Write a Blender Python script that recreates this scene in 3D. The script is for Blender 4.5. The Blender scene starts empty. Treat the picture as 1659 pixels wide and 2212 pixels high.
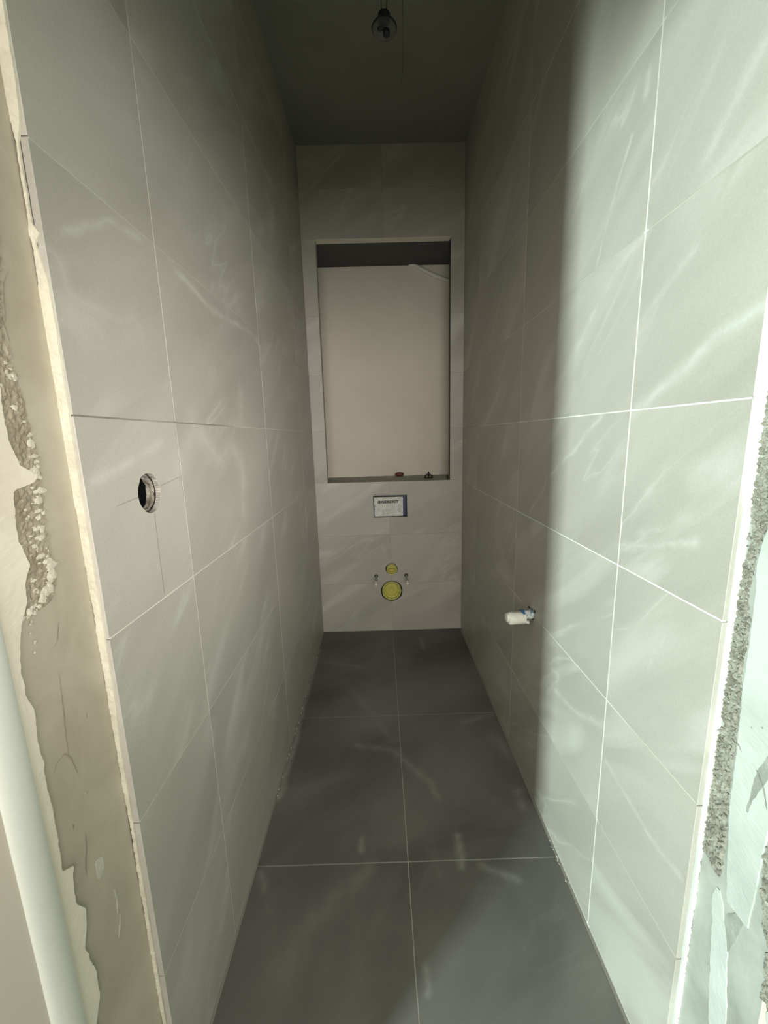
import bpy, bmesh, math, random
from mathutils import Vector, Matrix, noise

# ------------------------------------------------------------------ camera
C = bpy.context.scene.collection
cam_d = bpy.data.cameras.new('camera'); cam = bpy.data.objects.new('camera', cam_d); C.objects.link(cam)
CR = Vector((0.9996136, -0.01007669, -0.02590563))
CU = Vector((0.02731467, 0.18333321, 0.98267128))
CF = Vector((0.00515271, 0.98299918, -0.18353761))
m = Matrix((CR, CU, -CF)).transposed().to_4x4(); m.translation = Vector((0, 0, 1.1711))
cam.matrix_world = m
cam_d.sensor_fit = 'HORIZONTAL'; cam_d.sensor_width = 36.0; cam_d.lens = 36.0 * 871.8 / 1659.0
cam_d.clip_start = 0.01; cam_d.clip_end = 100
bpy.context.scene.camera = cam

# ------------------------------------------------------------------ world, lights, exposure
W = bpy.data.worlds.new('world'); bpy.context.scene.world = W; W.use_nodes = True
bg = W.node_tree.nodes['Background']; bg.inputs[0].default_value = (1.0, 0.95, 0.80, 1); bg.inputs[1].default_value = 0.10

def area(name, loc, target, sx, sy, power, col):
    l = bpy.data.lights.new(name, 'AREA'); l.shape = 'RECTANGLE'; l.size = sx; l.size_y = sy
    l.energy = power; l.color = col
    o = bpy.data.objects.new(name, l); C.objects.link(o); o.location = loc
    o.rotation_euler = (Vector(target) - Vector(loc)).to_track_quat('-Z', 'Y').to_euler()
    return o
# daylight from the hall window, standing far to the left behind the photographer
area('window_light', (-2.35, -1.58, 1.15), (0.468, 0.85, 1.15), 0.19, 1.2, 212, (0.82, 1.0, 0.92))
# soft warm light of the hall behind the photographer
area('hall_light', (0.10, -1.6, 1.45), (-0.05, 1.5, 1.1), 1.2, 0.9, 40, (1.0, 0.94, 0.85))
# unseen fill added beside the photographer to brighten the left wall at mid-height
fill_lamp = area('added_fill_lamp', (0.56, -0.36, 1.16), (-0.38, 1.12, 1.12), 0.35, 0.30, 2.15, (1.0, 0.93, 0.87))
fill_lamp.data.spread = math.radians(52)

S = bpy.context.scene
S.view_settings.view_transform = 'Standard'; S.view_settings.look = 'None'
S.view_settings.exposure = 0.0; S.view_settings.gamma = 1.0; S.view_settings.use_curve_mapping = False

# ------------------------------------------------------------------ dimensions
XL, XR = -0.380, 0.4684          # tile faces of the side walls
YB = 2.306                       # tile face of the back wall
HC = 2.603                       # ceiling
YE = 0.518                       # where the side tiles end
RL, RR = -0.394, 0.484           # bare reveals
YF = 0.25                        # hall face of the partition
T = 0.008                        # tile thickness
NX0, NX1, NZ0, NZ1 = -0.308, 0.395, 0.917, 2.178   # niche opening
YP = 2.655                       # panel at the back of the niche

# ------------------------------------------------------------------ helpers
def mesh_obj(name, verts, faces, mat, parent=None, smooth=False):
    me = bpy.data.meshes.new(name); me.from_pydata(verts, [], faces); me.validate(); me.update()
    return link(name, me, mat, parent, smooth)
def link(name, me, mat, parent=None, smooth=False):
    o = bpy.data.objects.new(name, me); C.objects.link(o)
    if mat and not me.materials: me.materials.append(mat)
    if parent: o.parent = parent
    if smooth:
        for p in me.polygons: p.use_smooth = True
    return o
def from_bm(name, bm, mat, parent=None, smooth=False):
    me = bpy.data.meshes.new(name); bmesh.ops.recalc_face_normals(bm, faces=bm.faces[:]); bm.to_mesh(me); bm.free()
    return link(name, me, mat, parent, smooth)
def bm_box(bm, x0, x1, y0, y1, z0, z1):
    v = [bm.verts.new(p) for p in ((x0,y0,z0),(x1,y0,z0),(x1,y1,z0),(x0,y1,z0),(x0,y0,z1),(x1,y0,z1),(x1,y1,z1),(x0,y1,z1))]
    for f in ((0,3,2,1),(4,5,6,7),(0,1,5,4),(1,2,6,5),(2,3,7,6),(3,0,4,7)): bm.faces.new([v[i] for i in f])
def box(name, b, mat, parent=None, bevel=0):
    bm = bmesh.new(); bm_box(bm, *b)
    if bevel: bmesh.ops.bevel(bm, geom=bm.edges[:], offset=bevel, segments=2, affect='EDGES', profile=.5)
    return from_bm(name, bm, mat, parent)
def empty(name, loc=(0,0,0)):
    o = bpy.data.objects.new(name, None); C.objects.link(o); o.location = loc; o.empty_display_size = .05
    return o
def tag(o, label=None, cat=None, kind=None, group=None):
    if label: o['label'] = label
    if cat: o['category'] = cat
    if kind: o['kind'] = kind
    if group: o['group'] = group
    return o
def lathe_bm(prof, seg=40, M=None, jit=0, seed=0):
    """prof: [(radius, height)] revolved round +Z, placed by matrix M"""
    bm = bmesh.new(); rings = []
    for r, h in prof:
        if r < 1e-6: rings.append([bm.verts.new((0,0,h))]); continue
        ring = []
        for i in range(seg):
            a = 2*math.pi*i/seg; rr = r
            if jit: rr += jit*noise.noise(Vector((math.cos(a)*3+seed, math.sin(a)*3, h*60)))
            ring.append(bm.verts.new((rr*math.cos(a), rr*math.sin(a), h)))
        rings.append(ring)
    for a, b in zip(rings, rings[1:]):
        if len(a) == 1 and len(b) == 1: continue
        for i in range(seg):
            j = (i+1) % seg
            if len(a) == 1: bm.faces.new((a[0], b[i], b[j]))
            elif len(b) == 1: bm.faces.new((a[i], a[j], b[0]))
            else: bm.faces.new((a[i], a[j], b[j], b[i]))
    if M is not None: bm.transform(M)
    return bm
def lathe(name, prof, mat, parent, M, seg=40, smooth=True, jit=0, seed=0):
    o = from_bm(name, lathe_bm(prof, seg, M, jit, seed), mat, parent, smooth)
    if smooth:
        try: o.data.set_sharp_from_angle(angle=math.radians(40))
        except Exception: pass
    return o
def axis_matrix(origin, axis):
    q = Vector((0,0,1)).rotation_difference(Vector(axis).normalized())
    return Matrix.Translation(Vector(origin)) @ q.to_matrix().to_4x4()
def tube(name, pts, r, mat, parent=None, seg=10):
    pts = [Vector(p) for p in pts]; bm = bmesh.new(); rings = []
    for i, p in enumerate(pts):
        d = (pts[min(i+1, len(pts)-1)] - pts[max(i-1, 0)]).normalized()
        q = Vector((0,0,1)).rotation_difference(d)
        rings.append([bm.verts.new(p + q @ Vector((r*math.cos(2*math.pi*k/seg), r*math.sin(2*math.pi*k/seg), 0))) for k in range(seg)])
    for a, b in zip(rings, rings[1:]):
        for k in range(seg): bm.faces.new((a[k], a[(k+1) % seg], b[(k+1) % seg], b[k]))
    bm.faces.new(rings[0][::-1]); bm.faces.new(rings[-1])
    return from_bm(name, bm, mat, parent, True)
def cut(objs, cutter):
    """boolean the cutter out of each object's mesh for good, then remove the cutter"""
    bpy.context.view_layer.update()
    for o in objs:
        md = o.modifiers.new('cut', 'BOOLEAN'); md.operation = 'DIFFERENCE'; md.solver = 'EXACT'; md.object = cutter
        dg = bpy.context.evaluated_depsgraph_get(); ev = o.evaluated_get(dg)
        nm = bpy.data.meshes.new_from_object(ev); o.modifiers.clear(); o.data = nm
    bpy.data.objects.remove(cutter, do_unlink=True)

# ------------------------------------------------------------------ materials
class NT:
    def __init__(s, name):
        s.m = bpy.data.materials.new(name); s.m.use_nodes = True
        s.t = s.m.node_tree; s.b = s.t.nodes['Principled BSDF']
    def n(s, typ, **kw):
        x = s.t.nodes.new(typ)
        for k, v in kw.items(): setattr(x, k, v)
        return x
    def l(s, a, b): s.t.links.new(a, b)
    def math(s, op, a, b=None, c=None, clamp=False):
        x = s.n('ShaderNodeMath', operation=op, use_clamp=clamp)
        for i, v in enumerate((a, b, c)):
            if v is None: continue
            if isinstance(v, (int, float)): x.inputs[i].default_value = v
            else: s.l(v, x.inputs[i])
        return x.outputs[0]
    def vmath(s, op, a, b=None, out=0):
        x = s.n('ShaderNodeVectorMath', operation=op)
        for i, v in enumerate((a, b)):
            if v is None: continue
            if isinstance(v, (tuple, list)): x.inputs[i].default_value = v
            elif isinstance(v, (int, float)): x.inputs['Scale'].default_value = v
            elif op == 'SCALE' and i == 1: s.l(v, x.inputs['Scale'])
            else: s.l(v, x.inputs[i])
        return x.outputs[out]
    def noise(s, vec, scale, detail=4, rough=.55, dist=0, col=False):
        x = s.n('ShaderNodeTexNoise'); x.inputs['Scale'].default_value = scale
        x.inputs['Detail'].default_value = detail; x.inputs['Roughness'].default_value = rough
        x.inputs['Distortion'].default_value = dist; s.l(vec, x.inputs['Vector'])
        return x.outputs[1 if col else 0]
    def ramp(s, f, stops):
        x = s.n('ShaderNodeValToRGB'); e = x.color_ramp.elements
        while len(e) < len(stops): e.new(.5)
        for el, (p, c) in zip(e, stops):
            el.position = p; el.color = (c, c, c, 1) if isinstance(c, (int, float)) else (*c, 1)
        s.l(f, x.inputs[0]); return x.outputs[0]
    def mix(s, f, a, b, typ='MIX'):
        x = s.n('ShaderNodeMix', data_type='RGBA', blend_type=typ)
        for i, v in ((0, f), (6, a), (7, b)):
            if isinstance(v, (int, float)): x.inputs[i].default_value = v
            elif isinstance(v, tuple): x.inputs[i].default_value = (*v, 1)
            else: s.l(v, x.inputs[i])
        return x.outputs[2]
    def pos(s): return s.n('ShaderNodeNewGeometry').outputs['Position']
    def done(s, col, rough=.5, bump=None, bstr=.1, bdist=.002, spec=.5):
        if isinstance(col, tuple): s.b.inputs['Base Color'].default_value = (*col, 1)
        else: s.l(col, s.b.inputs['Base Color'])
        if isinstance(rough, (int, float)): s.b.inputs['Roughness'].default_value = rough
        else: s.l(rough, s.b.inputs['Roughness'])
        s.b.inputs['Specular IOR Level'].default_value = spec
        if bump is not None:
            x = s.n('ShaderNodeBump'); x.inputs['Strength'].default_value = bstr; x.inputs['Distance'].default_value = bdist
            s.l(bump, x.inputs['Height']); s.l(x.outputs[0], s.b.inputs['Normal'])
        return s.m
    def streaks(s, P, lines, dist=.012):
        """soft veins along given polylines of 3-D points in the stone: [(pts, width, strength)]"""
        nz = s.noise(P, 14, 3, .6, 0, True)
        off = s.vmath('SCALE', s.vmath('SUBTRACT', nz, (.5, .5, .5)), dist*2)
        Q = s.vmath('ADD', P, off); brk = s.ramp(s.noise(P, 22, 3, .6), [(.3, .35), (.6, 1)])
        acc = None
        for pts, w, st in lines:
            best = None
            for A, B in zip(pts, pts[1:]):
                A = Vector(A); B = Vector(B); AB = B - A
                PA = s.vmath('SUBTRACT', Q, tuple(A))
                t = s.math('ADD', s.vmath('DOT_PRODUCT', PA, tuple(AB/AB.length_squared), 1), 0, clamp=True)
                d = s.vmath('LENGTH', s.vmath('SUBTRACT', PA, s.vmath_scale(tuple(AB), t)), None, 1)
                best = d if best is None else s.math('MINIMUM', best, d)
            v = s.math('MULTIPLY', s.math('POWER', s.math('MULTIPLY_ADD', best, -1.0/w, 1.0, clamp=True), 1.6), st)
            acc = v if acc is None else s.math('MAXIMUM', acc, v)
        return s.math('MULTIPLY', acc, brk)
    def vmath_scale(s, const, f):
        x = s.n('ShaderNodeVectorMath', operation='SCALE'); x.inputs[0].default_value = const
        s.l(f, x.inputs['Scale']); return x.outputs[0]

def stone(name, base, light, dark, rot, lines=None, rough=.42, amount=1.0, rnd=True, sc=(1,1.7,.45)):
    s = NT(name); P = s.pos()
    mp = s.n('ShaderNodeMapping'); mp.vector_type = 'TEXTURE'; mp.inputs['Rotation'].default_value = rot; mp.inputs['Scale'].default_value = sc
    if rnd:
        oi = s.n('ShaderNodeObjectInfo'); r = s.math('MULTIPLY', oi.outputs['Random'], 7.0)
        s.l(s.vmath('ADD', P, r), mp.inputs['Vector'])
    else: s.l(P, mp.inputs['Vector'])
    Pm = mp.outputs[0]
    cloud = s.ramp(s.noise(Pm, 1.7, 5, .55, .6), [(.33, 0.0), (.68, 1.0)])
    col = s.mix(cloud, dark, base)
    # thin ridge veins
    r1 = s.math('ABSOLUTE', s.math('SUBTRACT', s.noise(Pm, 1.3, 4, .6, .5), .5))
    v1 = s.ramp(r1, [(0.0, 1.0), (.008, .35), (.03, 0.0)])
    msk = s.ramp(s.noise(P, 3.1, 2, .5), [(.45, 0.0), (.62, 1.0)])
    v1 = s.math('MULTIPLY', s.math('MULTIPLY', v1, msk), .38*amount)
    band = s.ramp(s.noise(Pm, 2.6, 3, .5, 1.0), [(.56, 0.0), (.72, .4*amount)])
    v = s.math('MAXIMUM', v1, band)
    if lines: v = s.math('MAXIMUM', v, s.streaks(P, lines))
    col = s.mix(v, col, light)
    fine = s.noise(P, 260, 2, .6)
    col = s.mix(.06, col, s.ramp(fine, [(.3, 0.15), (.7, .9)]), 'OVERLAY')
    return s.done(col, s.math('MULTIPLY_ADD', cloud, .10, rough-.05), s.noise(P, 90, 3, .6), .05, .001, .35)

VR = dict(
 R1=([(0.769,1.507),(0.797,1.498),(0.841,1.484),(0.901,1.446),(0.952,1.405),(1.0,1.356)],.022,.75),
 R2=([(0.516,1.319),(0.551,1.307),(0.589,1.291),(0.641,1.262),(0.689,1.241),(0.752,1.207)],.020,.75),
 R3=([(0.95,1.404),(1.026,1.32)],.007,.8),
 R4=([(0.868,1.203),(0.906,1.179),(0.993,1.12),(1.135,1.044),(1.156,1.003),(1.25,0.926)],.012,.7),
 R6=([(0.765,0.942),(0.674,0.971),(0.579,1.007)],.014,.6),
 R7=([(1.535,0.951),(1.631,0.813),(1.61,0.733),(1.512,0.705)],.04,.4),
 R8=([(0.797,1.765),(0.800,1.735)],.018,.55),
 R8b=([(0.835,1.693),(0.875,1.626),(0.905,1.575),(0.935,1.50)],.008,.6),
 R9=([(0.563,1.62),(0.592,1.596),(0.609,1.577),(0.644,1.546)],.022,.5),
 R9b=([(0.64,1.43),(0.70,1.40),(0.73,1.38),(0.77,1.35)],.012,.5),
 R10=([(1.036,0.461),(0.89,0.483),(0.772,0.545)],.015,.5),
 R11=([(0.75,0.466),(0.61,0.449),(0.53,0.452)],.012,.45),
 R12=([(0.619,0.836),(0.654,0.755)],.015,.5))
VL = dict(
 L1=([(0.843,1.490),(0.946,1.480),(1.004,1.470),(1.141,1.475),(1.263,1.490),(1.362,1.480),(1.433,1.44)],.014,.6),
 L2=([(0.533,1.121),(0.637,1.148),(0.717,1.168)],.016,.4),
 L3=([(0.853,1.202),(0.915,1.156),(0.957,1.127),(1.048,1.152),(1.108,1.118),(1.116,1.062),(1.095,0.985)],.055,.42),
 L4=([(0.537,1.416),(0.611,1.463),(0.657,1.490),(0.728,1.495)],.010,.4),
 L5=([(0.74,1.10),(0.80,1.16),(0.84,1.19)],.05,.3))
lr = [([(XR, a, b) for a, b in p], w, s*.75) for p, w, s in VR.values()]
ll = [([(XL, a, b) for a, b in p], w, s) for p, w, s in VL.values()]
WB, WLt, WD = (0.50,0.480,0.432), (0.70,0.70,0.65), (0.40,0.384,0.342)
m_tile_l = stone('pale_stone_tile', WB, WLt, WD, (math.radians(33),0,0), ll)
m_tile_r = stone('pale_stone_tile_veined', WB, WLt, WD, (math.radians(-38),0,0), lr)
m_tile_b = stone('pale_stone_tile_back', WB, WLt, WD, (0,math.radians(-30),0), sc=(1.7,1,.45))
FS = [([(-0.123,1.371),(0.019,1.342),(0.068,1.274),(0.142,1.191),(0.158,1.136)],.025,.35),([(0.199,0.994),(0.191,0.915)],.02,.55),
 ([(0.312,1.481),(0.437,1.518)],.02,.35),([(-0.366,1.45),(-0.368,1.30),(-0.369,1.15)],.020,1.0),([(0.42,1.395),(0.45,1.30)],.04,.35),([(0.428,1.144),(0.426,1.093)],.03,.5),
 ([(-0.088,1.003),(-0.084,0.969)],.02,.45),([(-0.342,1.97),(-0.13,1.915)],.02,.25),([(0.212,2.188),(0.208,2.083)],.02,.4),
 ([(-0.372,2.10),(-0.370,1.539),(-.368,1.45)],.014,.9),([(0.071,0.701),(0.07,0.655)],.012,.5),([(0.248,0.914),(0.338,0.875)],.015,.35),
 ([(-0.059,0.911),(-0.174,0.825),(-0.261,0.701)],.05,.2),([(-0.165,1.722),(0.021,1.389)],.03,.2),([(-.36,.91),(-.34,.87)],.02,.4)]
FS = [([(a, b, 0) for a, b in p], w*1.25, s*.75) for p, w, s in FS]
m_tile_f = stone('dark_stone_tile', (0.185,0.180,0.167), (0.42,0.42,0.395), (0.090,0.088,0.082), (0,0,math.radians(35)), FS, .5, .16, rnd=False, sc=(1.2,.7,1))

def grout(name, base, light, dark, masks, flat=False):
    """joint colour: mostly the tone of the stone; named joints are filled white or left dark"""
    s = NT(name); P = s.pos(); sp = s.n('ShaderNodeSeparateXYZ'); s.l(P, sp.inputs[0])
    c = base; wear = s.ramp(s.noise(P, 7, 3, .6), [(.3, .55), (.6, 1.0)])
    for a, p0, lo, hi, st in masks:
        u = sp.outputs[a]; o = sp.outputs[(2 if a == 1 else 1) if not flat else (1 - a)]
        d = s.math('LESS_THAN', s.math('ABSOLUTE', s.math('SUBTRACT', u, p0)), .006)
        m1 = s.math('MULTIPLY_ADD', o, 12, -12*lo, clamp=True); m2 = s.math('MULTIPLY_ADD', o, -12, 12*hi, clamp=True)
        f = s.math('MULTIPLY', s.math('MULTIPLY', d, s.math('MULTIPLY', m1, m2)), s.math('MULTIPLY', wear, abs(st)))
        c = s.mix(f, c, light if st > 0 else dark)
    if isinstance(c, tuple): c = s.mix(0.0, c, c)
    return s.done(c, .85, s.noise(P, 300, 3), .3, .0008, .2)
GBs = (0.50,0.485,0.425)
m_grout_r = grout('grout_right', GBs, (0.86,0.88,0.82), (0.2,0.2,0.17), [
 (1, .7690, -.2, 1.72, .95), (1, .7690, 1.6, 2.6, .35), (1, 1.3715, .12, 1.65, .45), (2, 1.207, .4, 2.0, .9), (2, .9065, .4, 2.1, .95),
 (2, .606, .66, 1.16, .65), (2, .606, 1.22, 1.5, .5), (2, .606, .4, .7, .15), (2, .3055, 1.0, 1.5, .35), (2, 1.5075, 1.12, 1.9, .4), (2, 1.5075, .4, .66, -.35)])
m_grout_l = grout('grout_left', GBs, (0.80,0.80,0.72), (0.16,0.155,0.13), [
 (2, .9065, .4, 1.9, .8), (2, .606, .4, 2.1, .22), (2, 1.207, 1.1, 2.1, .6), (2, 1.207, .4, 1.1, -.8),
 (1, .7725, 1.0, 1.30, -.9), (1, .7725, 1.25, 2.0, .1), (1, 1.378, 1.15, 1.45, .6), (1, 1.378, .8, 1.2, .2)])
m_grout_b = grout('grout_back', (0.44,0.42,0.365), (0.5,0.5,0.5), (0.3,0.3,0.26), [])
m_grout_f = grout('grout_floor', (0.27,0.265,0.24), (0.40,0.39,0.35), (0.1,0.1,0.09), [(0, .0465, .3, 2.2, .6), (1, .930, -.4, .6, .8)], True)

def plaster(name, c0, c1, scale=6, rough=.9, bs=.4, bd=.003, fine=60):
    s = NT(name); P = s.pos()
    f = s.ramp(s.noise(P, scale, 5, .6, .4), [(.35, 0.0), (.65, 1.0)])
    return s.done(s.mix(f, c0, c1), rough, s.noise(P, fine, 5, .65), bs, bd, .15)
m_reveal_l = plaster('grey_mortar_left', (0.40,0.36,0.28), (0.50,0.46,0.37), 7, .85, .25, .003, 25)
m_reveal_r = plaster('grey_mortar_right', (0.30,0.31,0.28), (0.46,0.48,0.44), 6, .6, .5, .004, 14)
m_rough = plaster('coarse_mortar', (0.20,0.19,0.155), (0.40,0.39,0.335), 70, .95, 1.0, .004, 180)
m_rough_l = plaster('coarse_mortar_brown', (0.30,0.26,0.19), (0.40,0.36,0.28), 18, .9, .7, .003, 90)
m_white_adh = plaster('white_adhesive', (0.84,0.83,0.78), (0.93,0.93,0.90), 30, .8, .6, .002, 120)
m_cream_adh = plaster('cream_adhesive', (0.60,0.57,0.47), (0.72,0.69,0.58), 30, .8, .6, .002, 120)
m_cream = plaster('cream_plaster', (0.74,0.68,0.57), (0.82,0.77,0.66), 8, .75, .4, .003, 20)
m_smooth = plaster('smooth_filler', (0.44,0.47,0.445), (0.57,0.60,0.575), 5, .45, .4, .003, 10)
m_beige = plaster('beige_paint', (0.70,0.63,0.55), (0.73,0.66,0.58), 4, .6, .05, .001, 60)
m_ceil = plaster('shade_toned_ceiling', (0.24,0.24,0.21), (0.27,0.27,0.24), 2, .95, .05, .001, 60)  # ceiling colour darkened to carry the shade overhead
m_soffit = plaster('shade_toned_soffit', (0.10,0.10,0.10), (0.12,0.12,0.12), 2)  # dark tone puts the shade under the niche top into the colour
m_smudge = plaster('pale_smudge', (0.50,0.47,0.39), (0.62,0.60,0.53), 40)
m_panel = plaster('white_panel', (0.78,0.735,0.64), (0.84,0.79,0.69), 2.5, .7, .08, .001, 40)
m_ledge = plaster('ledge_mortar', (0.34,0.35,0.30), (0.50,0.50,0.44), 18, .9, .4, .002, 60)
m_core = plaster('wall_core', (0.40,0.38,0.33), (0.48,0.46,0.40), 6)
def plain(name, c, r=.5, metal=0, spec=.5, trans=0, ior=1.45, nz=.12):
    s = NT(name); P = s.pos(); f = s.noise(P, 120, 3)
    s.b.inputs['Metallic'].default_value = metal
    if trans: s.b.inputs['Transmission Weight'].default_value = trans; s.b.inputs['IOR'].default_value = ior
    d = tuple(x*(1-nz) for x in c); e = tuple(min(1, x*(1+nz)) for x in c)
    return s.done(s.mix(f, d, e), r, None, spec=spec)
m_white = plain('white_frame_paint', (0.80,0.82,0.76), .35, nz=.02)
m_yellow = plain('yellow_plastic', (0.62,0.58,0.14), .4)
m_yellow2 = plain('yellow_plastic_pale', (0.68,0.66,0.28), .45)
m_black = plain('black_plastic', (0.012,0.012,0.014), .5)
m_void = plain('dark_box_inside', (0.006,0.006,0.008), .8, spec=.1)
m_navy = plain('navy_plastic', (0.020,0.032,0.125), .35)
m_navyd = plain('black_blue_plastic', (0.007,0.009,0.022), .4)
m_card = plaster('plate_white', (0.62,0.62,0.60), (0.80,0.81,0.79), 45, .35, .1, .0005, 90)
m_ink = plain('black_print', (0.02,0.02,0.02), .6)
m_grey_ink = plain('grey_print', (0.22,0.22,0.22), .6)
m_steel = plain('zinc_steel', (0.62,0.62,0.58), .35, 1)
m_cap = plain('white_plastic', (0.88,0.87,0.80), .4, nz=.03)
m_tape = plaster('white_tape', (0.80,0.79,0.72), (0.90,0.89,0.82), 40, .55, .5, .002, 90)
m_blue = plain('blue_plastic', (0.04,0.15,0.30), .4)
m_speck = None
s = NT('splashed_chrome'); P = s.pos(); f = s.ramp(s.noise(P, 140, 3, .7), [(.46, 0.0), (.54, 1.0)])
g = s.ramp(s.noise(P, 90, 2), [(.4, (0.10,0.25,0.36)), (.6, (0.45,0.58,0.60))])
m_splash = s.done(s.mix(f, g, (0.85,0.87,0.85)), .35)
m_bulbglass = plain('bulb_glass', (0.55,0.55,0.52), .04, trans=.92, ior=1.12, nz=0)
m_chip = plain('red_brown_chip', (0.16,0.055,0.042), .7)
m_dark = plain('dark_rusty_metal', (0.020,0.014,0.012), .6)
m_pencil = plain('pencil_grey', (0.24,0.24,0.21), .8)
m_boxgrey = plaster('box_mortar_rim', (0.20,0.18,0.14), (0.42,0.40,0.34), 60, .8, 1, .003, 150)
m_wire = plain('thin_wire', (0.03,0.03,0.025), .5)
m_hose = plain('pale_conduit', (0.84,0.82,0.76), .5, nz=.03)
m_hall = plaster('hall_paint', (0.60,0.56,0.48), (0.66,0.62,0.54), 3)
m_hallfloor = plaster('hall_screed', (0.26,0.25,0.22), (0.34,0.33,0.29), 3)

# ------------------------------------------------------------------ tiles
GL = .0020
TC = {}
def tile_mesh(u, v, mat):
    k = (round(u, 4), round(v, 4), mat.name)
    if k in TC: return TC[k]
    c = .0005; t = T
    V = [(0,0,0),(u,0,0),(u,v,0),(0,v,0),(0,0,t-c),(u,0,t-c),(u,v,t-c),(0,v,t-c),(c,c,t),(u-c,c,t),(u-c,v-c,t),(c,v-c,t)]
    F = [(3,2,1,0),(0,1,5,4),(1,2,6,5),(2,3,7,6),(3,0,4,7),(4,5,9,8),(5,6,10,9),(6,7,11,10),(7,4,8,11),(8,9,10,11)]
    me = bpy.data.meshes.new('tile'); me.from_pydata(V, [], F); me.materials.append(mat); me.update(); TC[k] = me
    return me
def tile_at(parent, mat, M, u, v):
    o = bpy.data.objects.new('tile', tile_mesh(u, v, mat)); C.objects.link(o); o.parent = parent; o.matrix_local = M
    return o
def basis(U, V, Wd, origin):
    M = Matrix((U, V, Wd)).transposed().to_4x4(); M.translation = Vector(origin); return M
G = .0028
ZR = [.006, .3055, .606, .9065, 1.207, 1.5075, 1.808, 2.1085, 2.409, HC-.002]
YLj = [YE, .7725, 1.378, 1.983, YB+.006]
YRj = [YE, .7690, 1.3715, 1.974, YB+.006]

# ------------------------------------------------------------------ structure
wall_left = tag(box('wall_left', (-.52, RL, YF+.15, YP+.05, 0, HC), m_reveal_l), 'grey stone-tiled wall on the left with a bare mortar edge', kind='structure')
wall_right = tag(box('wall_right', (RR, .62, YF+.15, YP+.05, 0, HC), m_reveal_r), 'pale stone-tiled wall on the right, brightly lit near the doorway', kind='structure')
bm = bmesh.new()
bm_box(bm, -1.7, RL, YF, YF+.15, 0, HC); bm_box(bm, RR, 1.7, YF, YF+.15, 0, HC); bm_box(bm, RL, RR, YF, YF+.15, 1.76, HC)  # last box: unseen door head, set low to shade the upper walls
wall_front = tag(from_bm('wall_front', bm, m_cream), 'plastered partition around the doorway', kind='structure')
floor = tag(box('floor', (-1.7, 1.7, -2.2, YP+.05, -.10, -.0098), m_hallfloor), 'dark grey stone-tiled floor with dusty smears', kind='structure')
ceiling = tag(box('ceiling', (-1.7, 1.7, -2.2, YP+.05, HC, HC+.1), m_ceil), 'plain ceiling, its colour darkened for shade', kind='structure')
# grout beds just below the tile faces
gl = box('grout_bed', (RL, XL-.0007, YE+.003, YB+.004, 0, HC), m_grout_l, wall_left)
gr = box('grout_bed', (XR+.0007, RR, YE+.003, YB+.004, 0, HC), m_grout_r, wall_right)
box('grout_bed', (XL-.002, XR+.002, .35, YB, -.0098, -.0012), m_grout_f, floor)
# back wall: front slab with the niche opening, grout bed, ledge, panel
def frame_mesh(bm, x0, x1, z0, z1, y0, y1):
    bm_box(bm, x0, NX0, y0, y1, z0, z1); bm_box(bm, NX1, x1, y0, y1, z0, z1)
    bm_box(bm, NX0, NX1, y0, y1, z0, NZ0); bm_box(bm, NX0, NX1, y0, y1, NZ1, z1)
bm = bmesh.new(); frame_mesh(bm, RL, RR, 0, HC, YB+.010, YB+.045)
bmesh.ops.remove_doubles(bm, verts=bm.verts[:], dist=1e-5)
wall_back = tag(from_bm('wall_back', bm, m_core), 'stone-tiled back wall with a tall recessed niche', kind='structure')
def slab_pieces():
    ps = []
    ps.append(box('grout_bed', (XL+.0005, XR-.0005, YB+.0014, YB+.010, 0, NZ0), m_grout_b, wall_back))
    ps.append(box('grout_bed', (XL+.0005, NX0, YB+.0014, YB+.010, NZ0, NZ1), m_grout_b, wall_back))
    ps.append(box('grout_bed', (NX1, XR-.0005, YB+.0014, YB+.010, NZ0, NZ1), m_grout_b, wall_back))
    ps.append(box('grout_bed', (XL+.0005, XR-.0005, YB+.0014, YB+.010, NZ1, HC), m_grout_b, wall_back))
    return ps
gb = slab_pieces()
panel = box('niche_panel', (RL, RR, YP, YP+.05, 0, HC), m_panel, wall_back)
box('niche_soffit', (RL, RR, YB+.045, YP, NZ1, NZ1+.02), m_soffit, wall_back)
# ledge with an uneven top
bm = bmesh.new(); nx, ny = 60, 26; grid = []
for i in range(nx+1):
    row = []
    for j in range(ny+1):
        x = RL + (RR-RL)*i/nx; y = YB+.045 + (YP-YB-.045)*j/ny
        row.append(bm.verts.new((x, y, NZ0 - .0015 + .003*noise.noise(Vector((x*9, y*9, 3))) + .0012*noise.noise(Vector((x*50, y*50, 1))))))
    grid.append(row)
for i in range(nx):
    for j in range(ny): bm.faces.new((grid[i][j], grid[i+1][j], grid[i+1][j+1], grid[i][j+1]))
from_bm('niche_ledge', bm, m_ledge, wall_back, True)

# tiles: side walls
TL, TR, TB = {}, {}, {}
for i in range(4):
    for k in range(9):
        y0, y1, z0, z1 = YLj[i]+GL/2*(i > 0), YLj[i+1]-GL/2, ZR[k]+GL/2, ZR[k+1]-GL/2
        TL[i,k] = tile_at(wall_left, m_tile_l, basis(Vector((0,1,0)), Vector((0,0,1)), Vector((1,0,0)), (XL-T, y0, z0)), y1-y0, z1-z0)
        y0, y1, z0, z1 = YRj[i]+G/2*(i > 0), YRj[i+1]-G/2, ZR[k]+G/2, ZR[k+1]-G/2
        TR[i,k] = tile_at(wall_right, m_tile_r, basis(Vector((0,-1,0)), Vector((0,0,1)), Vector((-1,0,0)), (XR+T, y1, z0)), y1-y0, z1-z0)
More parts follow.
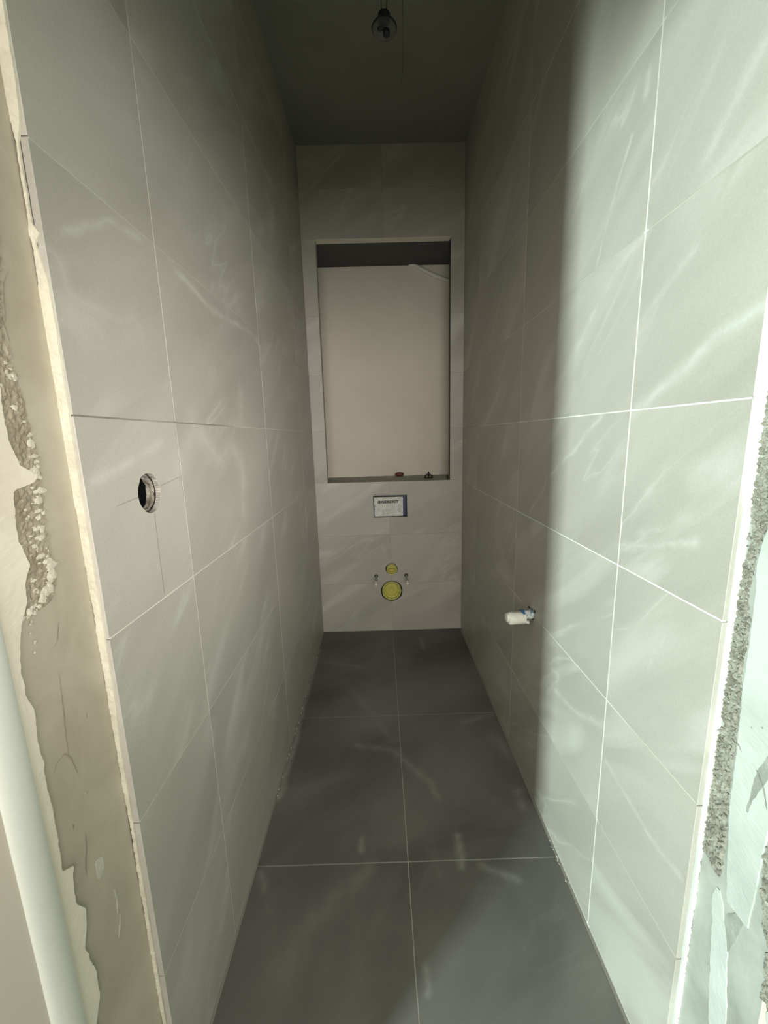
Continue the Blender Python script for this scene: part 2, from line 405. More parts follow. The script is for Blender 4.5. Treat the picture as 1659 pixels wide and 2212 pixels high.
# tiles: back wall
XJ = .0465; x0b, x1b = XL+.002, XR-.002
def tb(key, x0, x1, z0, z1):
    TB[key] = tile_at(wall_back, m_tile_b, basis(Vector((1,0,0)), Vector((0,0,1)), Vector((0,-1,0)), (x0, YB+T, z0)), x1-x0, z1-z0)
for k in range(3):
    zt = ZR[k+1]-G/2 if k < 2 else NZ0
    g = .0018
    tb(('a',k), x0b, XJ-g/2, ZR[k]+g/2, zt); tb(('b',k), XJ+g/2, x1b, ZR[k]+g/2, zt)
zs = [NZ0+.001, 1.207, 1.5075, 1.808, NZ1]
for k in range(4):
    tb(('c',k), x0b, NX0, zs[k]+G/4, zs[k+1]-G/4); tb(('d',k), NX1, x1b, zs[k]+G/4, zs[k+1]-G/4)
for k, (z0, z1) in enumerate(((NZ1, 2.409), (2.409, HC-.002))):
    tb(('e',k), x0b, XJ-.0005, z0+.0005, z1-.0005); tb(('f',k), XJ+.0005, x1b, z0+.0005, z1-.0005)
# edge trim strips lining the niche front
box('niche_edge', (NX0-.001, NX0+.0015, YB+.0005, YB+.045, NZ0, NZ1), m_grout_b, wall_back)
box('niche_edge', (NX1-.0005, NX1+.0015, YB+.0008, YB+.045, NZ0, NZ1), m_dark, wall_back)
box('niche_edge', (NX0, NX1, YB+.001, YB+.045, NZ0-.003, NZ0-.0005), m_grout_b, wall_back)
box('niche_edge', (NX0, NX1, YB+.001, YB+.045, NZ1-.002, NZ1+.001), m_panel, wall_back)
# floor tiles
FX = [XL+.004, XJ, XR-.006]; FY = [.33, .930, 1.534, 2.144, YB+.006]
for i in range(2):
    for k in range(4):
        x0, x1 = FX[i]+G/2, FX[i+1]-G/2; y0, y1 = FY[k]+G/2, FY[k+1]-G/2
        tile_at(floor, m_tile_f, basis(Vector((1,0,0)), Vector((0,1,0)), Vector((0,0,1)), (x0, y0, -T)), x1-x0, y1-y0)

# ------------------------------------------------------------------ holes
def cyl_cutter(origin, axis, r, l0, l1, seg=48, jit=0, seed=0):
    return from_bm('cutter', lathe_bm([(0,l0),(r,l0),(r,l1),(0,l1)], seg, axis_matrix(origin, axis), jit, seed), None)
HL = (XL, .661, 1.090); RH = .0325
cut([TL[0,3], gl, wall_left], cyl_cutter(HL, (-1,0,0), RH, -.02, .075, 48, .002, 3))
PW = (XR, 1.197, .604)
cut([TR[1,1], TR[1,2], gr, wall_right], cyl_cutter(PW, (1,0,0), .019, -.02, .05, 32, .003, 5))
WP = (.046, YB, .256); FP = (.048, YB, .394)
allb = [wall_back, gb[0]]
cut([TB['a',0], TB['b',0], TB['a',1], TB['b',1]] + allb, cyl_cutter(WP, (0,1,0), .0650, -.02, .06, 56, .004, 9))
cut([TB['a',1], TB['b',1]] + allb, cyl_cutter(FP, (0,1,0), .0365, -.02, .06, 40, .003, 2))
SX = ((-.0445, .3515), (.1345, .3515))
for i, (x, z) in enumerate(SX):
    cut([TB['ab'[i],1]] + allb, cyl_cutter((x, YB, z), (0,1,0), .0115, -.02, .06, 24, .001, i))
PX0, PX1, PZ0, PZ1 = -.049, .147, .709, .838
cut([TB['a',2], TB['b',2]] + allb, box('cutter', (PX0, PX1, YB-.02, YB+.06, PZ0, PZ1), None))

# ------------------------------------------------------------------ left reveal: ribbons on the bare jamb
def interp(ctrl, z):
    for a, b in zip(ctrl, ctrl[1:]):
        if a[0] <= z <= b[0]:
            t = (z-a[0])/max(1e-9, b[0]-a[0]); return [a[i]+(b[i]-a[i])*t for i in range(1, len(a))]
    return list(ctrl[0][1:]) if z < ctrl[0][0] else list(ctrl[-1][1:])
def ribbon(name, mat, parent, ctrl, plane, axis, sgn, thick, jit=(.002,.002), rough=.0005, step=.003, cols=6, seed=0, freq=60, kind=None):
    """a skin of plaster with ragged edges. ctrl: [(z, e0, e1)]; lies on x=plane (axis 'x') or y=plane (axis 'y')"""
    z0, z1 = ctrl[0][0], ctrl[-1][0]; n = max(2, int((z1-z0)/step)); bm = bmesh.new(); rows = []
    for i in range(n+1):
        z = z0 + (z1-z0)*i/n; e0, e1 = interp(ctrl, z)
        f = lambda k: (noise.noise(Vector((z*freq, k, seed))) + .6*noise.noise(Vector((z*freq*3.1, k, seed+5))) + .35*noise.noise(Vector((z*freq*.3, k, seed+9)))*2)
        e0 += jit[0]*f(1.3); e1 += jit[1]*f(7.7)
        row = []
        for j in range(cols+1):
            t = j/cols; e = e0 + (e1-e0)*t
            d = thick * (1 if 0 < j < cols else 0) + rough*noise.noise(Vector((z*220, e*220, seed)))*(1 if 0 < j < cols else 0)
            if j in (0, cols): d = -.0004
            if j in (1, cols-1): e = e0+(e1-e0)*(0.02 if j == 1 else .98)
            p = (plane+sgn*d, e, z) if axis == 'x' else (e, plane+sgn*d, z)
            row.append(bm.verts.new(p))
        rows.append(row)
    for a, b in zip(rows, rows[1:]):
        for j in range(cols): bm.faces.new((a[j], a[j+1], b[j+1], b[j]))
    o = from_bm(name, bm, mat, parent)
    if kind: o['kind'] = kind
    return o
# cream plaster skin towards the hall, with its broken edge
LE = [(0,.41),(.25,.405),(.425,.400),(.452,.413),(.489,.415),(.542,.406),(.59,.418),(.614,.406),(.645,.409),(.662,.413),(.672,.398),(.691,.398),(.748,.401),(.788,.399),(.816,.402),(.848,.400),(.886,.404),(.907,.398),(.934,.398),(.959,.402),(.986,.412),(1.005,.423),(1.024,.423),(1.042,.433),(1.07,.425),(1.095,.427),(1.125,.431),(1.130,.458),(1.138,.466),(1.150,.445),(1.178,.437),(1.20,.437),(1.259,.440),(1.32,.452),(1.45,.45),(1.7,.46),(2.1,.46),(2.599,.46)]
ribbon('plaster_skin', m_cream, wall_left, [(z, .386, e) for z, e in LE], RL, 'x', 1, .0028, (0,.0016), .0004, .0025, 6, 3, 55)
ribbon('plaster_skin', m_beige, wall_left, [(.0, .252, .349), (2.599, .252, .349)], RL, 'x', 1, .003, (0,0), .0001, .05, 6, 3)
# coarse brown mortar left bare between skin and jamb
ribbon('coarse_mortar_patch', m_rough_l, wall_left, [(.985,.408,.425),(.99,.42,.455),(1.014,.421,.466),(1.071,.422,.465),(1.152,.435,.473),(1.204,.435,.468),(1.252,.438,.462),(1.297,.43,.455),(1.394,.45,.476),(1.492,.46,.48),(1.5,.47,.472)], RL, 'x', 1, .0012, (.001,.0035), .0022, .002, 14, 21, 70)
# loose white crumbs of plaster on it
rnd = random.Random(4)
bm = bmesh.new()
def blob(bm, c, r, sq=(1,1,1), seed=0, sub=1, amp=.75):
    g = bmesh.ops.create_icosphere(bm, subdivisions=sub, radius=1)
    for v in g['verts']:
        k = 1+amp*noise.noise(v.co*2.1+Vector((seed*3.7, seed, 0)))
        v.co = Vector((c[0]+v.co.x*r*sq[0]*k, c[1]+v.co.y*r*sq[1]*k, c[2]+v.co.z*r*sq[2]*k))
for i in range(120):
    z = rnd.choice([rnd.gauss(1.07,.045), rnd.gauss(1.14,.05), rnd.uniform(.985,1.30), rnd.gauss(1.0,.012)])
    e = interp([(.98,.41,.424),(1.014,.425,.464),(1.071,.425,.462),(1.152,.44,.47),(1.204,.438,.465),(1.3,.432,.452)], z)
    y = rnd.uniform(e[0], e[1]) if rnd.random() < .45 else e[1]-abs(rnd.gauss(0,.006))
    blob(bm, (RL+.0015, y, z), min(.0055, .0012*rnd.paretovariate(1.5)), (.22, rnd.uniform(.7,1.7), rnd.uniform(.5,1.3)), i, 2)
o = from_bm('plaster_crumbs', bm, m_cream_adh, wall_left); o['kind'] = 'stuff'
# hairline cracks and dents in the jamb mortar
def crack(parent, pts, w, mat=m_rough_l, plane=RL, sg=1):
    bm = bmesh.new(); L = []; n = len(pts)
    fine = []
    for a, b in zip(pts, pts[1:]):
        for t in range(8): fine.append((a[0]+(b[0]-a[0])*t/8, a[1]+(b[1]-a[1])*t/8))
    fine.append(pts[-1])
    for i, (y, z) in enumerate(fine):
        y += .0008*noise.noise(Vector((i*.9, z*50, 2))); k = w*(.35+.65*math.sin(math.pi*min(1, max(0, i/(len(fine)-1)))))
        L.append((bm.verts.new((plane+sg*.0006, y-k, z)), bm.verts.new((plane+sg*.0006, y+k, z+k))))
    for a, b in zip(L, L[1:]): bm.faces.new((a[0], a[1], b[1], b[0]))
    return from_bm('crack', bm, mat, parent)
crack(wall_left, [(.445,.935),(.452,.94),(.459,.962)], .0009)
crack(wall_left, [(.437,.79),(.441,.84),(.446,.90)], .0005)
crack(wall_left, [(.412,.79),(.42,.80),(.432,.802),(.440,.79),(.446,.76)], .0006)
crack(wall_left, [(.43,.625),(.432,.64),(.438,.66),(.440,.68)], .0007)
crack(wall_left, [(.462,1.30),(.468,1.34),(.480,1.36)], .0006)
crack(wall_left, [(.458,1.43),(.466,1.41),(.474,1.43)], .0005)
crack(wall_left, [(.448,1.36),(.455,1.33),(.463,1.28)], .0008)
for y, z in ((.474,.822),(.453,.726),(.425,.705)): 
    bm = bmesh.new(); blob(bm, (RL, y, z), .0016, (.3,1,2), y*99, 2); from_bm('dent', bm, m_rough_l, wall_left)
# white smudges near the foot of the jamb
ribbon('filler_smudge', m_smudge, wall_left, [(.595,.447,.449),(.60,.445,.458),(.613,.446,.459),(.622,.445,.458),(.625,.448,.452)], RL, 'x', 1, .0004, (.001,.001), .0001, .001, 4, 8)
ribbon('filler_smudge', m_smudge, wall_left, [(.51,.466,.467),(.53,.468,.471),(.545,.467,.470),(.552,.467,.468)], RL, 'x', 1, .0004, (.0006,.0006), .0001, .001, 4, 18)
ribbon('filler_smudge', m_smudge, wall_left, [(.475,.461,.462),(.487,.463,.469),(.50,.470,.471),(.505,.470,.471)], RL, 'x', 1, .0004, (.001,.001), .0001, .001, 4, 28)
# cream tile adhesive squeezed out along the cut edge of the tiles
def px_strip(ctrl): return [(z, a, b) for z, a, b in ctrl]
LS = [(0,-.3885,-0.3925),(.20,-.3885,-0.3935),(.33,-.388,-0.3945),(.42,-.388,-0.3935),(.47,-.3875,-0.3940),(.60,-.388,-0.3925),(.68,-.3872,-0.3940),(.74,-.3878,-0.3935),(.80,-.3845,-0.3940),(.9,-.3840,-0.3935),(1.0,-.3835,-0.3945),(1.1,-.3835,-0.3950),(1.17,-.3835,-0.3955),(1.21,-.382,-0.3955),(1.25,-.382,-0.3965),(1.275,-.3815,-0.4040),(1.292,-.3815,-0.4055),(1.303,-.381,-0.3965),(1.36,-.3815,-0.3940),(1.40,-.389,-0.3925),(1.41,-.382,-0.3940),(1.42,-.3895,-0.3928),(1.50,-.3895,-0.3920),(1.52,-.3835,-0.3940),(1.56,-.3805,-0.3955),(1.75,-.3805,-0.4000),(2.599,-.3805,-0.4000)]
ribbon('adhesive_strip', m_cream_adh, wall_left, LS, YE-.0005, 'y', -1, .0025, (.0005,.0014), .0009, .0020, 7, 40, 70)
# right: white adhesive, thin pale band of tile edge, coarse mortar strips, smooth filler
RS = [(0,.4795,.4835),(.17,.4800,.4842),(.25,.4800,.4840),(.30,.4795,.4845),(.33,.4812,.4838),(.40,.4806,.4838),(.47,.4808,.4840),(.52,.4800,.4842),(.58,.4790,.4852),(.62,.4775,.486),(.66,.4762,.487),(.69,.4775,.486),(.72,.4768,.486),(.75,.480,.4868),(.80,.4775,.4868),(.85,.478,.487),(.93,.4777,.4872),(1.0,.4778,.488),(1.06,.4745,.4885),(1.10,.4705,.4900),(1.2,.4692,.4905),(1.5,.4692,.4905),(2.599,.4692,.4905)]
ribbon('adhesive_strip', m_white_adh, wall_right, RS, YE-.0005, 'y', -1, .0030, (.0009,.0018), .0012, .0018, 7, 50, 90)
ribbon('tile_edge_filler', m_smooth, wall_right, [(0,.4765,.482),(.5,.4765,.4815),(.9,.4755,.4800),(1.05,.4745,.478),(1.08,.4745,.476)], YE-.0003, 'y', -1, .0012, (.0002,.0006), .0004, .003, 5, 60, 60)
ribbon('coarse_mortar_patch', m_rough, wall_right, [(.520,.481,.490),(.534,.480,.5168),(.568,.479,.5168),(.619,.483,.5168),(.662,.487,.5168),(.713,.485,.5168),(.743,.489,.5168),(.752,.492,.505),(.765,.488,.5168),(.813,.491,.5168),(.852,.495,.5168),(.881,.492,.5168),(.92,.493,.5168),(.943,.500,.5168),(.982,.499,.5168),(1.02,.497,.509),(1.04,.490,.508),(1.075,.484,.5168),(1.12,.482,.5168),(1.168,.480,.5168),(1.223,.478,.5168),(1.4,.478,.5168),(2.0,.478,.5168),(2.1,.48,.51)], RR, 'x', -1, .0016, (.0030,.0026), .0052, .0014, 24, 70, 75)
ribbon('coarse_mortar_patch', m_rough, wall_right, [(.43,.386,.402),(.455,.38,.403),(.513,.37,.406),(.526,.37,.417),(.555,.36,.418),(.566,.36,.426),(.602,.36,.427),(.622,.36,.429),(.64,.36,.426),(.66,.36,.39)], RR, 'x', -1, .0016, (0,.003), .004, .0016, 14, 77, 70)
ribbon('filler_skin', m_smooth, wall_right, [(.50,.432,.466),(.56,.430,.474),(.64,.428,.482),(.75,.42,.486),(.82,.40,.490),(.92,.40,.491),(1.0,.40,.497),(1.06,.38,.488),(1.12,.36,.480),(1.3,.36,.478)], RR, 'x', -1, .0020, (.002,.0015), .0004, .003, 8, 81, 40)
ribbon('filler_skin', m_smooth, wall_right, [(0,.35,.372),(.38,.35,.385),(.42,.35,.393),(.436,.35,.388),(.44,.35,.36)], RR, 'x', -1, .0025, (0,.0012), .0004, .003, 6, 85, 60)
ribbon('filler_smudge', m_smooth, wall_right, [(.19,.44,.45),(.25,.432,.462),(.33,.44,.472),(.42,.452,.482),(.48,.470,.49),(.50,.48,.485)], RR, 'x', -1, .0012, (.003,.003), .0003, .004, 8, 86, 25)
for i, (y, z) in enumerate(((.457,.88),(.452,.845),(.468,.78),(.455,.79))):
    bm = bmesh.new(); blob(bm, (RR-.0022, y, z), .0012, (.4,1,1), i, 2); from_bm('dent', bm, m_rough, wall_right)
crack(wall_right, [(.466,.735),(.452,.728),(.440,.712),(.432,.690)], .0016, m_rough, RR-.0024, -1)
crack(wall_right, [(.470,.560),(.452,.530),(.436,.500)], .0008, m_rough, RR-.0008, -1)
crack(wall_right, [(.476,.735),(.482,.742),(.490,.738)], .0010, m_rough, RR-.0024, -1)
m_streak = plaster('mortar_streak', (0.25,0.26,0.235), (0.36,0.375,0.345), 25)
ribbon('mortar_streak', m_streak, wall_right, [(.36,.476,.478),(.42,.455,.470),(.48,.440,.462),(.50,.436,.452)], RR, 'x', -1, .0010, (.003,.003), .0003, .003, 8, 91, 30)
ribbon('mortar_streak', m_streak, wall_right, [(.66,.455,.458),(.70,.446,.458),(.735,.436,.452),(.76,.43,.445),(.77,.43,.432)], RR, 'x', -1, .0023, (.003,.003), .0003, .003, 8, 92, 30)
bm = bmesh.new()
for i in range(240):
    z = rnd.uniform(.53,1.16); e = interp([(.53,.482,.512),(.75,.49,.513),(.95,.50,.512),(1.16,.482,.511)], z)
    y = rnd.choice([e[0]+abs(rnd.gauss(0,.003)), e[1]-abs(rnd.gauss(0,.002)), rnd.uniform(*e)])
    blob(bm, (RR-.003, y, z), rnd.uniform(.0007,.0024), (.6, rnd.uniform(.7,1.4), rnd.uniform(.7,1.4)), i)
o = from_bm('mortar_crumbs', bm, m_rough, wall_right); o['kind'] = 'stuff'

# white half-round casing on the left jamb
bm = bmesh.new(); prof = []
for k in range(13):
    a = math.pi*k/12; prof.append((RL+.0005+.0085*math.sin(a)**.8, .367-.0205*math.cos(a)))
rows = [[bm.verts.new((x, y, z)) for x, y in prof] for z in (0.0, 2.599)]
for j in range(12): bm.faces.new((rows[0][j], rows[0][j+1], rows[1][j+1], rows[1][j]))
tag(from_bm('trim_1', bm, m_white, None, True), 'white rounded vertical casing on the left jamb', kind='structure')

# crumbs of white grout along the foot of both walls
bm = bmesh.new()
for i in range(12):
    y = rnd.choice([rnd.uniform(.84,.97), rnd.uniform(.9,1.0)])
    blob(bm, (rnd.uniform(.4590,.4640), y, .001), rnd.uniform(.0005,.0011), (.8, rnd.uniform(2,7), .6), i)
for i in range(40):
    y = rnd.uniform(1.15,2.05)
    blob(bm, (rnd.uniform(-.3775,-.3735), y, .001), rnd.uniform(.0006,.0014), (.8, rnd.uniform(3,9), .6), i)
o = from_bm('grout_crumbs', bm, m_white_adh, floor); o['kind'] = 'stuff'

# pencil marks around the round hole
def mark(y0, y1, z0, z1, w=.0004):
    dy, dz = y1-y0, z1-z0; L = math.hypot(dy, dz); nx_, nz_ = -dz/L*w, dy/L*w; x = XL+.0003
    mesh_obj('pencil_mark', [(x,y0-nx_,z0-nz_),(x,y1-nx_,z1-nz_),(x,y1+nx_,z1+nz_),(x,y0+nx_,z0+nz_)], [(0,1,2,3)], m_pencil, wall_left)
mark(.666, .664, 1.055, .915); mark(.575, .627, 1.083, 1.088, .0004); mark(.697, .76, 1.098, 1.106, .0004)

# ------------------------------------------------------------------ round electrical box in the left wall
t = tag(empty('wall_socket_box', (XL-.03, HL[1], HL[2])), 'open round electrical box sunk in the left wall tiles', 'socket box')
t.matrix_world  # base
def local(parent, o): 
    bpy.context.view_layer.update(); o.parent = parent; o.matrix_parent_inverse = parent.matrix_world.inverted(); return o
MH = axis_matrix(HL, (-1,0,0))
local(t, lathe('mortar_collar', [(.0322,.0095),(.0300,.0100),(.0288,.013),(.0292,.018),(.0280,.022),(.0300,.024)], m_boxgrey, None, MH, 64, False, .0040, 11))
local(t, lathe('housing', [(.0318,.0235),(.0290,.0235),(.0288,.070),(0,.070)], m_void, None, MH, 40))
local(t, lathe('rim', [(.0322,.0082),(.0306,.0085),(.0304,.0110),(.0322,.0115)], m_dark, None, MH, 40))
for a in (1.7, 4.9):
    local(t, lathe('screw', [(0,0),(.0022,0),(.0022,.004)], m_steel, None, axis_matrix((HL[0]-.027, HL[1]+.0245*math.cos(a)*1.0, HL[2]+.0245*math.sin(a)), (-1,0,0)), 10))

# ------------------------------------------------------------------ water outlet in the right wall
t = tag(empty('water_outlet', PW), 'capped white pipe stub with a blue ring sticking out of the right wall', 'pipe')
ax = Vector((-1, -.02, -.02)).normalized()
MX = axis_matrix(PW, ax)
local(t, lathe('fitting', [(.0135,-.03),(.0135,.004),(.0150,.005),(.0150,.010),(.0140,.011),(.0140,.022),(.0155,.023),(.0155,.027),(.012,.028)], m_splash, None, MX, 24))
local(t, lathe('blue_ring', [(.012,.026),(.0165,.027),(.0175,.029),(.0175,.034),(.0165,.036),(.012,.0365)], m_blue, None, MX, 28))
off = Vector((0, -.004, -.008))
MS = axis_matrix(Vector(PW)+ax*.020+off, Vector((-1, -.02, -.01)))
sl = lathe('sleeve', [(.012,.004),(.0190,.005),(.0200,.010),(.0196,.040),(.0203,.050),(.0185,.058),(.0100,.0615),(0,.062)], m_tape, None, MS, 28, True, .0018, 4)
local(t, sl)
local(t, lathe('cap', [(.006,.058),(.0140,.061),(.0128,.066),(.004,.068),(0,.067)], m_cap, None, axis_matrix(Vector(PW)+ax*.020+off+Vector((0,0,.002)), Vector((-1,-.1,.05))), 20, True, .001, 8))
bm = bmesh.new(); blob(bm, (XR-.018, 1.185, .583), .0045, (1.6,1,1.2), 3, 2); local(t, from_bm('tab', bm, m_cap, None, True))
bm = bmesh.new()
blob(bm, (XR-.001, 1.176, .622), .005, (.3,1,1), 7, 2); blob(bm, (XR-.001, 1.22, .617), .005, (.3,1.6,.6), 9, 2)
from_bm('chipped_edge', bm, m_dark, wall_right)

# ------------------------------------------------------------------ waste pipe, flush pipe, threaded rods
t = tag(empty('waste_pipe', (WP[0], YB+.02, WP[2])), 'large round yellow capped drain pipe low in the back wall', 'pipe')
MW = axis_matrix(WP, (0,1,0))
local(t, lathe('sleeve', [(.0660,.055),(.0640,.010),(.0585,.009),(.0575,.020),(.0570,.055)], m_black, None, MW, 48))
local(t, lathe('pipe', [(.0560,.055),(.0570,-.004),(.0555,-.006),(.0530,-.004),(.0530,.004)], m_yellow2, None, MW, 48))
local(t, lathe('cap', [(.0532,.002),(.0500,.001),(.0485,.016),(.0435,.018),(.0420,.010),(.0350,.009),(.0330,.016),(.0160,.0155),(.0140,.010),(0,.010)], m_yellow, None, MW, 48))
t = tag(empty('flush_pipe', (FP[0], YB+.02, FP[2])), 'small yellow flush pipe above the large drain pipe', 'pipe')
MF = axis_matrix(Vector(FP)+Vector((.001,0,-.002)), (0,1,0))
local(t, lathe('sleeve', [(.0375,.050),(.0362,.010),(.0330,.009),(.0325,.050)], m_black, None, MF, 40))
local(t, lathe('pipe', [(.0315,.050),(.0315,-.012),(.0300,-.014),(.0270,-.012),(.0265,.012)], m_yellow2, None, MF, 40))
local(t, lathe('plug', [(.0268,.012),(.0225,.011),(.0215,.026),(0,.027)], m_yellow, None, MF, 40))
bm = bmesh.new(); bm_box(bm, FP[0]-.017, FP[0]+.018, YB-.008, YB+.014, FP[2]-.004, FP[2]-.001)
bmesh.ops.bevel(bm, geom=bm.edges[:], offset=.001, segments=1, affect='EDGES')
local(t, from_bm('handle', bm, m_yellow))
def rod(x, z, label):
    t = tag(empty('threaded_rod', (x, YB, z)), label, 'rod')
    M = axis_matrix((x, YB, z), (0,-1,-.012 if x < 0 else -.01))
    pr = [(0,-.045),(.0058,-.045)]
    k = -.040
    while k < .118: pr += [(.0058,k),(.0050,k+.0014)]; k += .0028
    pr += [(.0058,.118),(0,.118)]
    local(t, lathe('rod', pr, m_steel, None, M, 14))
    local(t, lathe('sleeve', [(.0112,-.030),(.0105,-.008),(.0065,-.006)], m_black, None, M, 20))
    local(t, lathe('end_cap', [(.0060,.100),(.0072,.101),(.0072,.132),(.0055,.138),(0,.139)], m_cap, None, M, 16))
    return t
rod(SX[0][0], SX[0][1], 'threaded rod with a white tip left of the yellow drain pipe')
rod(SX[1][0], SX[1][1], 'threaded rod with a white tip right of the yellow drain pipe')

# ------------------------------------------------------------------ cistern access box with its white cover plate
t = tag(empty('cistern_access_box', ((PX0+PX1)/2, YB+.02, PZ0)), 'dark blue cistern box with printed white plate under the niche', 'access box')
bm = bmesh.new(); y0, y1 = YB+.001, YB+.048; w = .004
a0, a1, b0, b1 = PX0+.001, PX1-.001, PZ0+.001, PZ1-.001
bm_box(bm, a0, a1, y0, y1, b0, b0+w); bm_box(bm, a0, a1, y0, y1, b1-w, b1)
bm_box(bm, a0, a0+w, y0, y1, b0+w, b1-w); bm_box(bm, a1-w, a1, y0, y1, b0+w, b1-w); bm_box(bm, a0, a1, y1, y1+.003, b0, b1)
local(t, from_bm('housing', bm, m_navyd))
cx0, cx1, cz0, cz1 = PX0+.006, .123, PZ0+.007, PZ1-.010
local(t, box('cover_side', (cx1+.001, PX1-.006, YB+.010, YB+.0466, PZ0+.006, PZ1-.006), m_navy, None, .001))
bm = bmesh.new(); V2 = []
out = [(cx0,cz0),(cx1,cz0),(cx1,cz1),(cx0,cz1),(cx0,cz0+.065),(cx0+.003,cz0+.058),(cx0-.001,cz0+.050),(cx0+.003,cz0+.040),(cx0,cz0+.036)]
f = [bm.verts.new((x, YB-.003, z)) for x, z in out]; b = [bm.verts.new((x, YB+.0068, z)) for x, z in out]
bm.faces.new(f); bm.faces.new(b[::-1])
for i in range(len(out)): j = (i+1) % len(out); bm.faces.new((f[i], b[i], b[j], f[j]))
plate = local(t, from_bm('cover_plate', bm, m_card))
yp = YB-.0034
def text(body, x, z, size, mat, off=0, sx=1.0, name='lettering'):
    cu = bpy.data.curves.new('lettering', 'FONT'); cu.body = body; cu.size = size; cu.offset = off; cu.extrude = .0002
    cu.resolution_u = 3
    o = bpy.data.objects.new('lettering', cu); C.objects.link(o); bpy.context.view_layer.update()
    me = bpy.data.meshes.new_from_object(o.evaluated_get(bpy.context.evaluated_depsgraph_get())); bpy.data.objects.remove(o)
    xs = [v.co.x for v in me.vertices]; ys = [v.co.y for v in me.vertices]; x_, y_ = min(xs), min(ys)
    kx, ky = .102/(max(xs)-x_), .0160/(max(ys)-y_)
    for v in me.vertices: v.co.x = (v.co.x-x_)*kx; v.co.y = (v.co.y-y_)*ky
    me.transform(Matrix.Translation((x, yp, z)) @ Matrix.Rotation(math.pi/2, 4, 'X') @ Matrix.Diagonal((sx, 1, 1, 1)))
    n = link(name, me, None, None); n.data.materials.clear(); n.data.materials.append(mat)
    bpy.context.view_layer.update(); n.parent = t; n.matrix_parent_inverse = t.matrix_world.inverted()
    return n
text('GEBERIT', -.0035, cz1-.0355, .0195, m_ink, .0009, 1.0)
# the square block emblem before the word
bm = bmesh.new(); ex, ez = -.0225, cz1-.0355; e = .0160
bm_box(bm, ex+e*.45, ex+e, yp-.0002, yp+.0004, ez, ez+e*.42); bm_box(bm, ex+e*.55, ex+e, yp-.0002, yp+.0004, ez+e*.45, ez+e)
bm_box(bm, ex, ex+e*.4, yp-.0002, yp+.0004, ez, ez+e*.32); bm_box(bm, ex+e*.1, ex+e*.5, yp-.0002, yp+.0004, ez+e*.72, ez+e)
bm_box(bm, ex, ex+e*.3, yp-.0002, yp+.0004, ez+e*.38, ez+e*.62)
local(t, from_bm('emblem', bm, m_ink))
def diamond(cx, cz, r, w, mat):
    bm = bmesh.new(); O = [bm.verts.new((cx+r*a, yp, cz+r*b)) for a, b in ((1,0),(0,1),(-1,0),(0,-1))]
    I = [bm.verts.new((cx+(r-w)*a, yp, cz+(r-w)*b)) for a, b in ((1,0),(0,1),(-1,0),(0,-1))]
    for i in range(4): j = (i+1) % 4; bm.faces.new((O[i], O[j], I[j], I[i]))
    bm_box(bm, cx-.0012, cx+.0012, yp-.0001, yp+.0003, cz-.004, cz+.004)
    local(t, from_bm('warning_symbol', bm, mat))
diamond(.102, cz0+.034, .0125, .003, m_grey_ink); diamond(-.018, cz0+.042, .009, .0015, m_grey_ink)
bm = bmesh.new()
for k, (x0, x1) in enumerate(((.0,.082),(.002,.075),(.006,.060),(.004,.052))):
    z = cz0+.036-k*.0075; x = x0
    while x < x1: l = rnd.uniform(.003,.009); bm_box(bm, x, min(x1, x+l), yp-.0001, yp+.0002, z, z+.0013); x += l+.0018
local(t, from_bm('small_print', bm, m_grey_ink))
bm = bmesh.new()
blob(bm, (-.035, YB+.0005, PZ1+.006), .003, (1.6,.3,1), 1, 2)
for i in range(9): blob(bm, (-.022+i*.0075, YB+.0003, PZ1+.0062+.0006*math.sin(i)), .0026, (1.8,.25,.6), i, 1)
for i in range(4): blob(bm, (.062+i*.009, YB+.0003, PZ1+.0065), .0018, (2,.25,.6), i+20, 1)
from_bm('chipped_edge', bm, m_dark, wall_back)

# ------------------------------------------------------------------ things lying on the niche ledge
bm = bmesh.new(); blob(bm, (.120, 2.60, NZ0+.013), .0165, (1.75, 1.2, .85), 5, 3, .25)
tag(from_bm('mortar_chip', bm, m_chip, None, True), 'flat reddish-brown chip lying on the niche ledge near its middle', 'debris')
t = tag(empty('tile_clip', (.285, 2.42, NZ0)), 'small dark triangular clip standing on the niche ledge, right side', 'clip')
z = NZ0+.001
local(t, tube('frame', [(.262,2.42,z+.006),(.270,2.42,z+.017),(.281,2.42,z+.027),(.291,2.42,z+.027),(.302,2.42,z+.017),(.311,2.42,z+.006)], .0038, m_dark))
local(t, tube('base', [(.261,2.42,z+.0035),(.286,2.415,z+.0035),(.311,2.42,z+.0035)], .0032, m_dark))
local(t, tube('post', [(.286,2.42,z+.002),(.286,2.42,z+.040)], .0042, m_dark))
bm = bmesh.new(); blob(bm, (.384, 2.325, NZ0+.0145), .0055, (.8,1,2.6), 9, 2)
tag(from_bm('mortar_lump', bm, m_dark, None, True), 'small black lump in the right front corner of the niche ledge', 'debris')
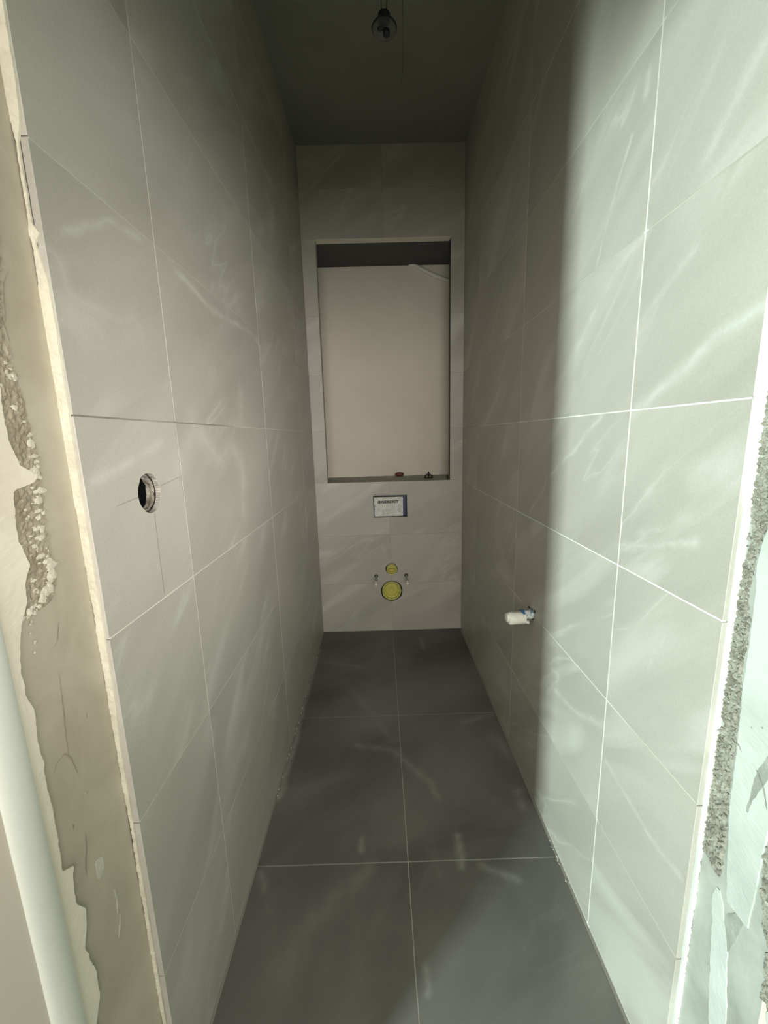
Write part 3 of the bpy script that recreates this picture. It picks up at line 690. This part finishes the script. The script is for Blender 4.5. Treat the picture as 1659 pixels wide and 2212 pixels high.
# pale conduit showing at the top right of the niche
tube('conduit', [(.158,YP-.003,2.206),(.19,YP-.004,2.195),(.221,YP-.006,2.180),(.29,YP-.008,2.148),(.36,YP-.010,2.114),(.42,YP-.011,2.092),(.48,YP-.011,2.078)], .012, m_hose, wall_back, 14)
o = wall_back.children[-1] if wall_back.children else None

# ------------------------------------------------------------------ bulb hanging from the ceiling
BX, BY, BZ = .0416, 1.30, 2.229
t = tag(empty('hanging_bulb', (BX, BY, HC)), 'bare unlit light bulb in a black holder hanging on wires', 'lamp')
M0 = Matrix.Translation((BX, BY, BZ)) @ Matrix.Diagonal((1,1,.46,1))
local(t, lathe('bulb_glass', [(0,.006),(.012,.007),(.022,.012),(.030,.022),(.0335,.034),(.0325,.044),(.028,.054),(.021,.063),(.0155,.071),(.0135,.078)], m_bulbglass, None, M0, 40))
local(t, lathe('socket', [(0,.078),(.0150,.078),(.0165,.082),(.0165,.100),(.0130,.106),(.0060,.108),(0,.108)], m_black, None, M0, 28))
local(t, lathe('stem', [(0,.030),(.004,.031),(.005,.060),(.009,.078)], m_black, None, M0, 16))
local(t, lathe('collar', [(.0315,.030),(.0338,.032),(.0345,.036),(.0336,.040),(.0318,.038)], m_black, None, M0, 40))
bm = bmesh.new(); blob(bm, (BX+.005, BY-.010, BZ-.001), .0105, (1,1,1.0), 2, 2, .2); blob(bm, (BX-.010, BY-.012, BZ+.007), .0065, (1.5,1,1), 5, 2, .2)
local(t, from_bm('connector', bm, m_black, None, True))
local(t, tube('wire', [(BX-.006,BY,BZ+.049),(BX-.010,BY,BZ+.16),(BX-.013,BY+.003,BZ+.28),(BX-.012,BY,HC+.002)], .0012, m_wire, None, 6))
local(t, tube('wire', [(BX+.006,BY,BZ+.049),(BX+.016,BY,BZ+.17),(BX+.014,BY,BZ+.28),(BX+.004,BY,HC+.002)], .0012, m_wire, None, 6))
pts = [(BX+.016,BY-.01,HC+.002)]
for k in range(14):
    a = k/13; pts.append((BX+.022+.028*math.sin(a*2.2), BY-.012, HC-.02-.47*a))
local(t, tube('loose_wire', pts, .00045, m_wire, None, 5))
local(t, lathe('ceiling_cup', [(0,-.004),(.02,-.004),(.028,.0),(.03,.006)], m_black, None, Matrix.Translation((BX, BY, HC-.005)), 24))
